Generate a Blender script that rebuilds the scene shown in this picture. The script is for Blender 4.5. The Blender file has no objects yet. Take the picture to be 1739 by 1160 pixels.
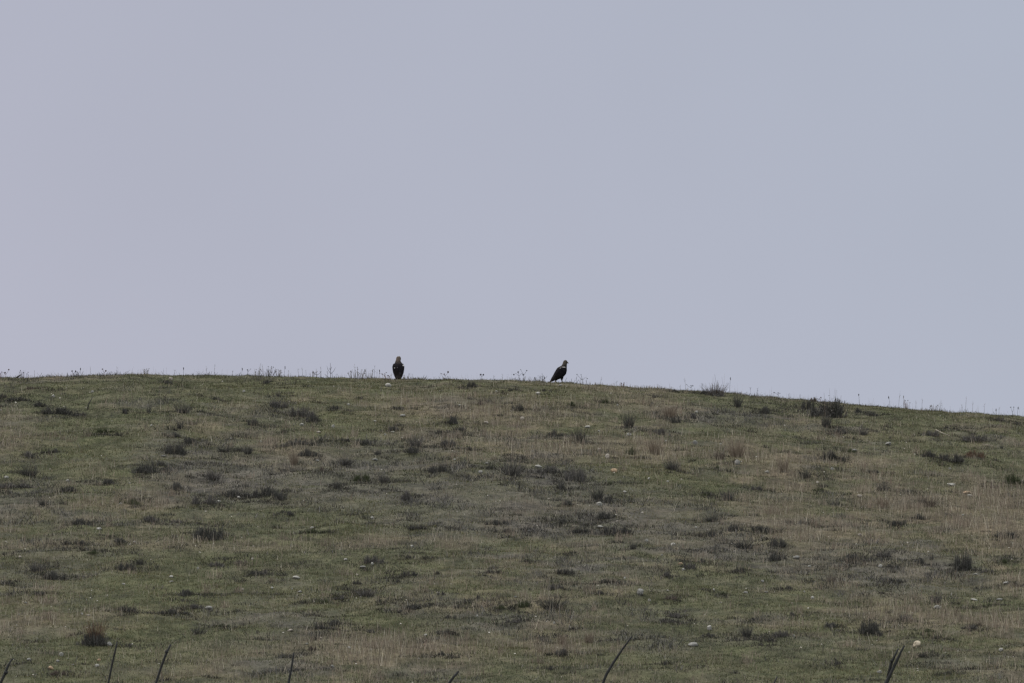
import bpy, math, random
import numpy as np
from mathutils import Vector, Matrix
C = bpy.context.scene
col = C.collection
R = math.radians
rng = np.random.default_rng(7)
random.seed(7)

# ------------------------------------------------------------------ camera
FPX = 12500.0                       # focal length in pixels of the 1739 px wide photograph
PW, PH = 1739, 1160
CAM = np.array([0.0, 0.0, 1.6])
PITCH = math.atan(578.0 / FPX)      # frame bottom looks level
cam = bpy.data.cameras.new("camera"); cam_o = bpy.data.objects.new("camera", cam); col.objects.link(cam_o)
cam.sensor_width = 36; cam.lens = 36 * FPX / PW
cam.clip_start = 1; cam.clip_end = 9000
cam_o.location = CAM; cam_o.rotation_euler = (R(90) + PITCH, 0, 0)
cam.dof.use_dof = True; cam.dof.focus_distance = 238; cam.dof.aperture_fstop = 7
C.camera = cam_o
C.cycles.filter_width = 1.4

# ------------------------------------------------------------------ sky and sun (overcast)
SUN_EL, SUN_AZ = R(55), R(-65)       # azimuth from +Y (away from the camera), positive to the right
w = bpy.data.worlds.new("World"); C.world = w; w.use_nodes = True
nt = w.node_tree; nt.nodes.clear()
out = nt.nodes.new('ShaderNodeOutputWorld')
sky = nt.nodes.new('ShaderNodeTexSky'); sky.sky_type = 'NISHITA'; sky.sun_disc = False
sky.sun_elevation = SUN_EL; sky.sun_rotation = SUN_AZ; sky.air_density = 1.2; sky.dust_density = 2.5
bg1 = nt.nodes.new('ShaderNodeBackground'); bg1.inputs[1].default_value = 0.05
nt.links.new(sky.outputs[0], bg1.inputs[0])
tc = nt.nodes.new('ShaderNodeTexCoord'); sp = nt.nodes.new('ShaderNodeSeparateXYZ')
nt.links.new(tc.outputs['Generated'], sp.inputs[0])
ramp = nt.nodes.new('ShaderNodeValToRGB')          # the cloud deck, by elevation
e = ramp.color_ramp.elements
e[0].position = 0.0; e[0].color = (0.475, 0.497, 0.590, 1)
e[1].position = 1.0; e[1].color = (1.60, 1.61, 1.66, 1)
for p, c in ((0.045, (0.462, 0.486, 0.580, 1)), (0.095, (0.440, 0.468, 0.562, 1)), (0.3, (0.90, 0.92, 0.97, 1))):
    x = e.new(p); x.color = c
nt.links.new(sp.outputs['Z'], ramp.inputs[0])
noi = nt.nodes.new('ShaderNodeTexNoise'); noi.inputs['Scale'].default_value = 14; noi.inputs['Detail'].default_value = 3
nt.links.new(tc.outputs['Generated'], noi.inputs[0])
mr = nt.nodes.new('ShaderNodeMapRange'); mr.inputs[1].default_value = 0.3; mr.inputs[2].default_value = 0.7
mr.inputs[3].default_value = 0.975; mr.inputs[4].default_value = 1.025
nt.links.new(noi.outputs[0], mr.inputs[0])
mrx = nt.nodes.new('ShaderNodeMapRange'); mrx.inputs[1].default_value = -0.07; mrx.inputs[2].default_value = 0.07
nt.links.new(sp.outputs['X'], mrx.inputs[0])
tint = nt.nodes.new('ShaderNodeMix'); tint.data_type = 'RGBA'
tint.inputs[6].default_value = (1.01, 0.982, 0.99, 1); tint.inputs[7].default_value = (0.965, 0.985, 0.99, 1)
nt.links.new(mrx.outputs[0], tint.inputs[0])
m1 = nt.nodes.new('ShaderNodeMix'); m1.data_type = 'RGBA'; m1.blend_type = 'MULTIPLY'; m1.inputs[0].default_value = 1
nt.links.new(ramp.outputs[0], m1.inputs[6]); nt.links.new(tint.outputs[2], m1.inputs[7])
bg2 = nt.nodes.new('ShaderNodeBackground')
nt.links.new(m1.outputs[2], bg2.inputs[0]); nt.links.new(mr.outputs[0], bg2.inputs[1])
mix = nt.nodes.new('ShaderNodeMixShader'); mix.inputs[0].default_value = 0.97
nt.links.new(bg1.outputs[0], mix.inputs[1]); nt.links.new(bg2.outputs[0], mix.inputs[2])
nt.links.new(mix.outputs[0], out.inputs[0])
sun = bpy.data.lights.new("sun", 'SUN'); sun.energy = 1.5; sun.angle = R(14); sun.color = (1.0, 0.96, 0.9)
sun_o = bpy.data.objects.new("sun", sun); col.objects.link(sun_o)
sd = Vector((math.sin(SUN_AZ) * math.cos(SUN_EL), math.cos(SUN_AZ) * math.cos(SUN_EL), math.sin(SUN_EL)))
sun_o.rotation_euler = sd.to_track_quat('Z', 'Y').to_euler(); sun_o.location = (0, 200, 60)
C.view_settings.view_transform = 'Standard'; C.view_settings.look = 'None'
C.view_settings.exposure = 0; C.view_settings.gamma = 1

# ------------------------------------------------------------------ helpers
def tag(o, label=None, cat=None, group=None, kind=None):
    if label: o['label'] = label
    if cat: o['category'] = cat
    if group: o['group'] = group
    if kind: o['kind'] = kind
    return o
def link(name, me, parent=None):
    o = bpy.data.objects.new(name, me); col.objects.link(o)
    if parent is not None: o.parent = parent
    return o
def np_mesh(name, V, F, colr=None, mat=None, smooth=False, side=3):
    V = np.asarray(V, np.float32); F = np.asarray(F, np.int32)
    me = bpy.data.meshes.new(name)
    me.vertices.add(len(V)); me.vertices.foreach_set('co', V.ravel())
    n = len(F); me.loops.add(n * side); me.loops.foreach_set('vertex_index', F.ravel())
    me.polygons.add(n); me.polygons.foreach_set('loop_start', np.arange(0, n * side, side, dtype=np.int32))
    try: me.polygons.foreach_set('loop_total', np.full(n, side, np.int32))
    except Exception: pass
    if smooth: me.polygons.foreach_set('use_smooth', np.ones(n, bool))
    me.update(calc_edges=True); me.validate()
    if colr is not None:
        a = me.color_attributes.new('tint', 'FLOAT_COLOR', 'POINT')
        c4 = np.ones((len(V), 4), np.float32); c4[:, :3] = colr
        a.data.foreach_set('color', c4.ravel())
    if mat: me.materials.append(mat)
    return me
def hash2(ix, iy, seed):
    h = (ix.astype(np.int64) * 374761393 + iy.astype(np.int64) * 668265263 + seed * 974634777) & 0xffffffff
    h = ((h ^ (h >> 13)) * 1274126177) & 0xffffffff
    return ((h ^ (h >> 16)) & 0xffffff) / float(0xffffff)
def vnoise(x, y, seed=0):
    xi = np.floor(x); yi = np.floor(y); fx = x - xi; fy = y - yi
    fx = fx * fx * (3 - 2 * fx); fy = fy * fy * (3 - 2 * fy)
    a = hash2(xi, yi, seed); b = hash2(xi + 1, yi, seed); c = hash2(xi, yi + 1, seed); d = hash2(xi + 1, yi + 1, seed)
    return (a * (1 - fx) + b * fx) * (1 - fy) + (c * (1 - fx) + d * fx) * fy - 0.5
def fbm(x, y, scale, seed=0, octv=4, gain=0.5):
    s = 0; a = 1; f = 1.0 / scale; t = 0
    for k in range(octv):
        s = s + a * vnoise(x * f + 17.3 * k, y * f - 9.1 * k, seed + k); t += a; a *= gain; f *= 2.03
    return s / t * 2
def sstep(a, b, x):
    t = np.clip((x - a) / (b - a), 0, 1); return t * t * (3 - 2 * t)

# ------------------------------------------------------------------ terrain height
RIDGE_U = np.array([-900, 0, 60, 100, 180, 222, 300, 380, 440, 600, 680, 760, 870, 930, 1000, 1060, 1100, 1200, 1300, 1400, 1500, 1600, 1700, 1739, 2600])
RIDGE_V = np.array([668, 640, 640, 638, 636, 634, 636, 636, 637, 641, 642, 643, 644, 647, 651, 655, 658, 664, 672, 681, 690, 697, 703, 706, 770])
PX = 0.02
ky = np.array([-3000, -200, 0, 60, 150, 178, 190, 214, 236, 243, 249, 254, 262, 276, 300, 340, 420, 6000])
ks = np.array([0, 0, 0, .0, .004, .03, .17, .19, .19, .165, .08, .0, -.07, -.10, -.09, -.05, 0, 0])
yy = np.arange(-3000, 6000, 0.25)
zz = np.cumsum(np.interp(yy, ky, ks)) * 0.25
zz -= np.interp(190, yy, zz) - 1.55
CX = np.arange(-30, 30.01, .25); CORR = np.zeros(len(CX))
def height(x, y):
    base = np.interp(y, yy, zz)
    u = PW / 2 + x / PX
    drop = (np.interp(u, RIDGE_U, RIDGE_V) - 640) * PX
    z = base - drop * sstep(185, 248, y)
    near = sstep(120, 180, y) * (1 - sstep(300, 500, y)) * (1 - sstep(60, 140, np.abs(x)))
    z = z + near * (0.16 * fbm(x, y, 9.0, 3, 3) + 0.10 * fbm(x, y, 1.6, 11, 3) + 0.05 * fbm(x, y, 0.45, 23, 2)
                    + 0.075 * fbm(x * 0.25, y, 1.1, 41, 3))
    z = z - np.interp(x, CX, CORR) * sstep(185, 248, y)
    far = sstep(500, 3000, y) * 1.0
    return z + far * 4 * fbm(x, y, 600, 91, 2)
def grow(a, b, n, p=2.4):
    t = np.linspace(0, 1, n + 1)[1:]; return a + (b - a) * t ** p
yc = np.arange(236, 262, .1)
for _it in range(3):                 # bring the crest to the profile of the hill
    gx, gy = np.meshgrid(CX, yc); el = (height(gx, gy) + .035 - CAM[2]) / gy; kk = el.argmax(0); yk = yc[kk]
    vk = PH / 2 - FPX * np.tan(np.arctan(el.max(0)) - PITCH); uk = PW / 2 + CX / yk * FPX
    er = (np.interp(uk, RIDGE_U, RIDGE_V) - vk) / FPX * yk
    er = np.convolve(np.pad(er, 3, 'edge'), np.ones(7) / 7, 'valid'); CORR = CORR + er
BUMPS = [(222, .11, .24), (206, .05, .2), (380, .07, .14), (400, .05, .1), (143, .05, .1), (612, .08, .18), (641, .06, .12), (655, .06, .1), (755, .05, .2), (960, .05, .09), (1057, .10, .22), (1035, .05, .2), (1270, .06, .12), (1387, .06, .15), (1345, .05, .1), (1455, .05, .1), (1572, .06, .1), (1598, .06, .12), (1638, .05, .1), (500, .04, .2), (305, .05, .15), (860, .05, .3), (1110, .05, .15), (1700, .05, .2)]
STEP = 0.13
fx_ = np.arange(-27, 27.01, STEP); fy_ = np.arange(178, 262.01, STEP)
X1 = np.concatenate([-grow(27, 2500, 26)[::-1], fx_, grow(fx_[-1], 2500, 26)])
Y1 = np.concatenate([178 - grow(0, 1100, 40, 2.0)[::-1], fy_, grow(fy_[-1], 5500, 44)])
GX, GY = np.meshgrid(X1, Y1)
GZ = height(GX, GY)
for (u_, a_, w_) in BUMPS: GZ += a_ * np.exp(-((GX - (u_ - PW / 2) / FPX * 248) / w_) ** 2 - ((GY - 247.6) / 1.3) ** 2)
def ground(x, y):                    # height of the built sheet, bilinear
    x = np.asarray(x, float); y = np.asarray(y, float)
    i = np.clip(np.searchsorted(X1, x) - 1, 0, len(X1) - 2); j = np.clip(np.searchsorted(Y1, y) - 1, 0, len(Y1) - 2)
    fx = (x - X1[i]) / (X1[i + 1] - X1[i]); fy = (y - Y1[j]) / (Y1[j + 1] - Y1[j])
    return (GZ[j, i] * (1 - fx) + GZ[j, i + 1] * fx) * (1 - fy) + (GZ[j + 1, i] * (1 - fx) + GZ[j + 1, i + 1] * fx) * fy
cp, spi = math.cos(PITCH), math.sin(PITCH)
def ray(u, v):
    dx = (u - PW / 2) / FPX; dz = -(v - PH / 2) / FPX
    return dx, (cp - dz * spi), (spi + dz * cp)
YS = np.arange(180, 262, 0.1)
def hit(u, v):                       # where the slope meets the sight line; the crest if it passes over
    dx, dy, dz = ray(u, v)
    X = dx / dy * YS; Z = CAM[2] + dz / dy * YS
    d = Z - ground(X, YS)
    k = np.argmax(d <= 0)
    if d[k] > 0: k = int(np.argmin(d))
    y = YS[k]
    return float(X[k]), float(y), float(ground(X[k], y)), float(y / FPX)
def crest(u, back=0.0):
    x = (u - PW / 2) / FPX * 247
    k = int(np.argmax((ground(np.full_like(YS, x), YS) - CAM[2]) / YS)); y = YS[k] + back
    x = (u - PW / 2) / FPX * y
    return x, float(y), float(ground(x, y)), y / FPX

# ------------------------------------------------------------------ vegetation zones in ground metres
def blob_field(x, y, L):
    f = np.zeros(np.shape(x))
    for (u, v, ru, rv, s) in L:
        cx, cy, cz, sc = hit(u, v)
        y1 = hit(u, v - rv)[1]; y0 = hit(u, v + rv)[1]
        rx = ru * sc; ry = max((y1 - y0) / 2, 0.8)
        q = ((x - cx) / rx) ** 2 + ((y - cy) / ry) ** 2
        m = q < 9
        f[m] += s * np.exp(-q[m])
    return f
GREEN = [(130,770,110,60,1),(500,890,160,30,1.2),(400,945,230,20,1.1),(120,1110,160,40,.9),(590,720,110,35,.8),(520,1000,140,50,.7),(820,830,60,30,.5),
 (690,815,60,25,.5),(1200,1010,70,40,.8),(1230,1120,140,35,1.2),(1450,1140,150,40,1.1),(1660,1030,80,22,.9),(1660,790,120,30,.7),(1540,720,70,25,.8),
 (1100,805,110,22,.7),(250,658,260,16,1),(960,672,90,14,1),(280,1000,160,40,.8),(640,1060,100,16,.8),(640,960,120,25,.8),(850,1135,60,40,.6),(90,690,60,18,.7),
 (1250,685,60,12,.7),(200,920,90,18,.5),(360,1090,90,25,.5),(1300,740,90,18,.5),(480,650,160,10,.6),(640,870,60,14,.5),(1050,1130,150,20,.8)]
STRAW = [(280,927,300,2.5,1.6),(650,919,120,2,1.2),(200,862,120,2,.9),(1690,870,90,60,1.3),(1510,850,80,30,1),(1330,790,50,40,.9),(1252,765,36,20,1.2),(1113,765,45,20,1.1),(1140,703,45,16,.9),(1350,905,120,35,1.1),
 (1030,657,100,7,1.1),(1000,765,150,22,.8),(880,700,120,26,.8),(40,745,60,26,.8),(1640,1055,120,22,1.1),(830,1110,180,22,.55),(600,1100,120,18,.5),
 (960,1082,80,18,1),(80,1060,80,18,.8),(720,705,100,26,.7),(1480,780,90,20,.5),(470,1105,60,14,.6),(500,775,60,22,.7),(690,735,40,14,.8),(150,790,60,14,.5),
 (900,860,100,20,.6),(1300,860,80,20,.6),(1500,1030,90,18,.5),(360,1130,70,25,.6),(1190,1130,60,30,.5),(940,1040,80,20,.5),(640,1110,60,30,.5),(1720,1000,30,20,.8)]
SCRUB = [(400,830,190,50,1.1),(560,795,150,35,.9),(700,835,190,40,1),(900,865,230,45,1.1),(1150,890,250,32,1.1),(1300,945,150,28,1),(1520,970,160,45,1),
 (40,860,80,36,.8),(120,925,150,16,.9),(60,980,90,22,.9),(1200,710,90,20,.9),(300,770,110,26,.9),(720,755,90,22,.8),(480,1050,90,16,1),(460,1125,90,22,1),
 (1100,1095,90,18,.9),(1330,1085,90,14,.9),(40,1130,50,22,1),(850,1060,110,16,.9),(450,700,110,18,.8),(950,800,90,24,.8),(620,1010,60,12,.9),
 (1650,745,60,10,.7),(460,985,60,14,.8),(700,985,60,12,.8),(1600,1110,60,30,.5),(1040,965,120,20,.8),(1430,735,60,10,.6),(760,680,60,14,.5),(200,650,40,8,.7),(1550,850,60,12,.5),(1140,1050,60,10,.6)]
def zones(x, y):
    g = 0.56 + 1.2 * blob_field(x, y, GREEN); s = 0.24 + blob_field(x, y, STRAW); k = 0.22 + blob_field(x, y, SCRUB)
    g = g + 0.45 * fbm(x, y, 3.0, 101, 4) + 0.5 * fbm(x, y, .7, 102, 2); s = s + 0.45 * fbm(x, y, 2.2, 131, 4) + 0.6 * fbm(x, y, .6, 132, 2)
    k = k * .85 + 0.5 * fbm(x, y, 2.0, 171, 4) + 0.75 * fbm(x * .7, y, .7, 172, 3)
    W = np.stack([np.clip(g, .03, 2), np.clip(s, .03, 2), np.clip(k, .02, 2)], -1) ** 1.5
    return W / W.sum(-1, keepdims=True)
ny, nx = GX.shape
ZW = np.zeros((ny, nx, 3)); ZW[:] = (0.45, 0.3, 0.25)
ma = (GY > 160) & (GY < 275) & (np.abs(GX) < 45)
ZW[ma] = zones(GX[ma], GY[ma])
def zone_at(x, y):
    i = np.clip(np.searchsorted(X1, x) - 1, 0, nx - 2); j = np.clip(np.searchsorted(Y1, y) - 1, 0, ny - 2)
    return ZW[j, i]

# ------------------------------------------------------------------ materials
def mat(name, color=None, rough=0.9, attr=False, spec=0.2, noise=None, bump=0, trans=0):
    m = bpy.data.materials.new(name); m.use_nodes = True; t = m.node_tree; b = t.nodes['Principled BSDF']
    b.inputs['Roughness'].default_value = rough; b.inputs['Specular IOR Level'].default_value = spec
    src = None
    if attr:
        a = t.nodes.new('ShaderNodeAttribute'); a.attribute_name = 'tint'; src = a.outputs['Color']
    if noise:
        n = t.nodes.new('ShaderNodeTexNoise'); n.inputs['Scale'].default_value = noise; n.inputs['Detail'].default_value = 5
        tcn = t.nodes.new('ShaderNodeTexCoord'); t.links.new(tcn.outputs['Object'], n.inputs[0])
        r = t.nodes.new('ShaderNodeMapRange'); r.inputs[1].default_value = .3; r.inputs[2].default_value = .7; r.inputs[3].default_value = .6; r.inputs[4].default_value = 1.35
        t.links.new(n.outputs[0], r.inputs[0])
        mm = t.nodes.new('ShaderNodeMix'); mm.data_type = 'RGBA'; mm.blend_type = 'MULTIPLY'; mm.inputs[0].default_value = 1
        if src: t.links.new(src, mm.inputs[6])
        else: mm.inputs[6].default_value = (*color, 1)
        t.links.new(r.outputs[0], mm.inputs[7]); src = mm.outputs[2]
        if bump:
            bp = t.nodes.new('ShaderNodeBump'); bp.inputs['Strength'].default_value = bump; bp.inputs['Distance'].default_value = 0.02
            t.links.new(n.outputs[0], bp.inputs['Height']); t.links.new(bp.outputs[0], b.inputs['Normal'])
    if src: t.links.new(src, b.inputs['Base Color'])
    elif color: b.inputs['Base Color'].default_value = (*color, 1)
    return m
M_blade = mat('grass_blades', attr=True, rough=.85, spec=.15)
M_twig = mat('dry_twigs', attr=True, rough=.9, spec=.1)
M_stone = mat('weathered_limestone', attr=True, noise=9, rough=.9, bump=.4)
M_wood = mat('weathered_dark_wood', color=(.030, .031, .030), noise=6, rough=.85, bump=.3)
M_feather = mat('eagle_plumage', attr=True, noise=28, rough=.95, spec=.08, bump=.15)
M_head = mat('seed_head_dry', attr=True, rough=.9)

def ground_mat():
    m = bpy.data.materials.new('hillside_turf'); m.use_nodes = True; t = m.node_tree; b = t.nodes['Principled BSDF']
    b.inputs['Roughness'].default_value = 1; b.inputs['Specular IOR Level'].default_value = .05
    geo = t.nodes.new('ShaderNodeNewGeometry')
    a = t.nodes.new('ShaderNodeAttribute'); a.attribute_name = 'tint'
    def nz(scale, det=6, rough=.65):
        n = t.nodes.new('ShaderNodeTexNoise'); n.inputs['Scale'].default_value = scale; n.inputs['Detail'].default_value = det
        n.inputs['Roughness'].default_value = rough; t.links.new(geo.outputs['Position'], n.inputs[0]); return n.outputs[0]
    def rp(src, pts):
        r = t.nodes.new('ShaderNodeValToRGB'); el = r.color_ramp.elements
        el[0].position, el[0].color = pts[0][0], (*pts[0][1], 1); el[1].position, el[1].color = pts[-1][0], (*pts[-1][1], 1)
        for p, c in pts[1:-1]: q = el.new(p); q.color = (*c, 1)
        t.links.new(src, r.inputs[0]); return r.outputs[0]
    g = rp(nz(4.5), [(.3, (.049, .058, .031)), (.5, (.084, .091, .052)), (.7, (.124, .124, .076))])
    s = rp(nz(5.5), [(.3, (.080, .070, .048)), (.5, (.140, .120, .085)), (.7, (.215, .185, .135))])
    k = rp(nz(6.5), [(.3, (.052, .051, .045)), (.5, (.094, .090, .080)), (.7, (.142, .134, .118))])
    sep = t.nodes.new('ShaderNodeSeparateColor'); t.links.new(a.outputs['Color'], sep.inputs[0])
    def ms(x, y, f):
        q = t.nodes.new('ShaderNodeMix'); q.data_type = 'RGBA'; t.links.new(f, q.inputs[0]); t.links.new(x, q.inputs[6]); t.links.new(y, q.inputs[7]); return q.outputs[2]
    d = t.nodes.new('ShaderNodeMath'); d.operation = 'DIVIDE'; add = t.nodes.new('ShaderNodeMath'); add.operation = 'ADD'
    t.links.new(sep.outputs[0], add.inputs[0]); t.links.new(sep.outputs[1], add.inputs[1])
    t.links.new(sep.outputs[1], d.inputs[0]); t.links.new(add.outputs[0], d.inputs[1])
    c = ms(g, s, d.outputs[0]); c = ms(c, k, sep.outputs[2])
    dk = rp(nz(1.1, 8, .75), [(.38, (.55, .55, .56)), (.58, (1.12, 1.09, 1.04))])     # damp and dry patches of soil
    mm = t.nodes.new('ShaderNodeMix'); mm.data_type = 'RGBA'; mm.blend_type = 'MULTIPLY'; mm.inputs[0].default_value = 1
    t.links.new(c, mm.inputs[6]); t.links.new(dk, mm.inputs[7]); t.links.new(mm.outputs[2], b.inputs['Base Color'])
    bp = t.nodes.new('ShaderNodeBump'); bp.inputs['Strength'].default_value = .9; bp.inputs['Distance'].default_value = .06
    t.links.new(nz(9, 6, .7), bp.inputs['Height']); t.links.new(bp.outputs[0], b.inputs['Normal'])
    return m
idx = np.arange(ny * nx).reshape(ny, nx)
Q = np.stack([idx[:-1, :-1], idx[:-1, 1:], idx[1:, 1:], idx[1:, :-1]], -1).reshape(-1, 4)
me = np_mesh('hillside', np.stack([GX, GY, GZ], -1).reshape(-1, 3), Q, ZW.reshape(-1, 3), ground_mat(), smooth=True, side=4)
tag(link('ground', me), kind='structure')

# ------------------------------------------------------------------ blade builders
def tri_blades(P, az, lean, h, wd, C0):
    """one tapered blade per point: P base, az facing, lean vector, h height, wd base width"""
    n = len(P); ca = np.cos(az)[:, None] * wd[:, None] * .5; sa = np.sin(az)[:, None] * wd[:, None] * .5
    off = np.concatenate([ca, sa, np.zeros((n, 1))], 1)
    tip = P + np.concatenate([lean, h[:, None]], 1)
    V = np.stack([P - off, P + off, tip], 1).reshape(-1, 3)
    F = np.arange(n * 3).reshape(n, 3)
    Cc = np.repeat(C0[:, None, :], 3, 1).reshape(-1, 3)
    return V, F, Cc
def strips(P, T, wd, az, C0, taper=.35):
    """thin two-ended strip from P to T"""
    n = len(P); o = np.stack([np.cos(az), np.sin(az), np.zeros(n)], 1) * wd[:, None] * .5
    V = np.stack([P - o, P + o, T + o * taper, T - o * taper], 1).reshape(-1, 3)
    b = np.arange(n)[:, None] * 4
    F = np.concatenate([b + [0, 1, 2], b + [0, 2, 3]], 1).reshape(-1, 3)
    return V, F, np.repeat(C0[:, None, :], 4, 1).reshape(-1, 3)
def join(parts):
    Vs, Fs, Cs = [], [], []; o = 0
    for V, F, Cc in parts:
        Vs.append(V); Fs.append(F + o); Cs.append(Cc); o += len(V)
    return np.concatenate(Vs), np.concatenate(Fs), np.concatenate(Cs)
def pal(n, cols, jit=.25):
    c = np.array(cols)[rng.integers(0, len(cols), n)]
    return c * (1 + jit * rng.uniform(-1, 1, (n, 1)))
def sample(n, prob):
    """random ground points in the strip the camera and its neighbours can see"""
    n = int(n * 1.14); x = rng.uniform(-1, 1, n); y = rng.uniform(184, 254, n); x = x * (y * .0775 + 4.0)
    p = prob(x, y); m = rng.random(n) < p
    return x[m], y[m]
def cl(x, y, sc, seed): return fbm(x, y, sc, seed, 3)

# short turf
x, y = sample(900000, lambda x, y: np.clip(zone_at(x, y)[:, 0] * 1.0 + .15 + .35 * cl(x, y, .6, 301), 0, 1))
z = ground(x, y); n = len(x); zw = zone_at(x, y)
mixc = pal(n, [(.070, .082, .040), (.096, .101, .055), (.080, .091, .047), (.116, .112, .070), (.056, .068, .036), (.145, .133, .088)])
yel = np.clip(.5 + 1.2 * fbm(x, y, 4, 555, 3), 0, 1)[:, None]
mixc = mixc * (1 - yel) + mixc * np.array([1.2, 1.12, .95]) * yel
h = rng.uniform(.02, .07, n) * (1 + .6 * fbm(x, y, .8, 77, 2)); 
V, F, Cc = tri_blades(np.stack([x, y, z - .005], 1), rng.uniform(0, 6.28, n), rng.normal(0, .018, (n, 2)), h, rng.uniform(.010, .024, n), mixc)
tag(link('short_grass', np_mesh('short_grass', V, F, Cc, M_blade)), kind='stuff')

# straw-coloured dry stalks
def sf(x, y):
    zw = zone_at(x, y); return np.clip(zw[:, 1] ** 1.3 * 1.1 * np.clip(.55 + 1.5 * cl(x, y, .7, 401), 0.03, 1.6) + .05, 0, 1)
x, y = sample(330000, sf)
z = ground(x, y); n = len(x); zw = zone_at(x, y)
tall = rng.random(n) ** 2.4
h = .07 + .20 * rng.random(n) * (.4 + zw[:, 1]) + .30 * tall * (zw[:, 1] + .15); h *= 1 - .6 * sstep(241, 247, y)
cc = 1.02 * pal(n, [(.24, .21, .155), (.19, .165, .12), (.33, .29, .22), (.22, .185, .14), (.14, .12, .09), (.24, .185, .145), (.42, .38, .30)], .3)
P = np.stack([x, y, z - .01], 1); ln = rng.normal(0, .16, (n, 2)) * h[:, None]
V, F, Cc = strips(P, P + np.concatenate([ln, h[:, None]], 1), rng.uniform(.006, .014, n), rng.uniform(-.9, .9, n), cc)
tag(link('dry_grass', np_mesh('dry_grass', V, F, Cc, M_blade)), kind='stuff')

# grey dead forbs and low scrub litter
def kf(x, y):
    zw = zone_at(x, y); return np.clip((zw[:, 2] ** 1.25 * 1.5 + .03) * np.clip(.40 + 1.9 * cl(x, y, .75, 501), 0.0, 1.8), 0, 1)
x, y = sample(420000, kf)
z = ground(x, y); n = len(x); d = np.clip(.3 + 1.8 * cl(x, y, .75, 501), .15, 1.3)
h = rng.uniform(.04, .17, n) * d
cc = pal(n, [(.056, .055, .052), (.084, .082, .077), (.115, .111, .104), (.048, .049, .043), (.155, .148, .136), (.066, .066, .058)], .25)
P = np.stack([x, y, z - .01], 1); ln = rng.normal(0, .55, (n, 2)) * h[:, None]
V, F, Cc = strips(P, P + np.concatenate([ln, h[:, None]], 1), rng.uniform(.008, .02, n), rng.uniform(0, 6.28, n), cc, .6)
tag(link('dead_scrub', np_mesh('dead_scrub', V, F, Cc, M_twig)), kind='stuff')

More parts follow.
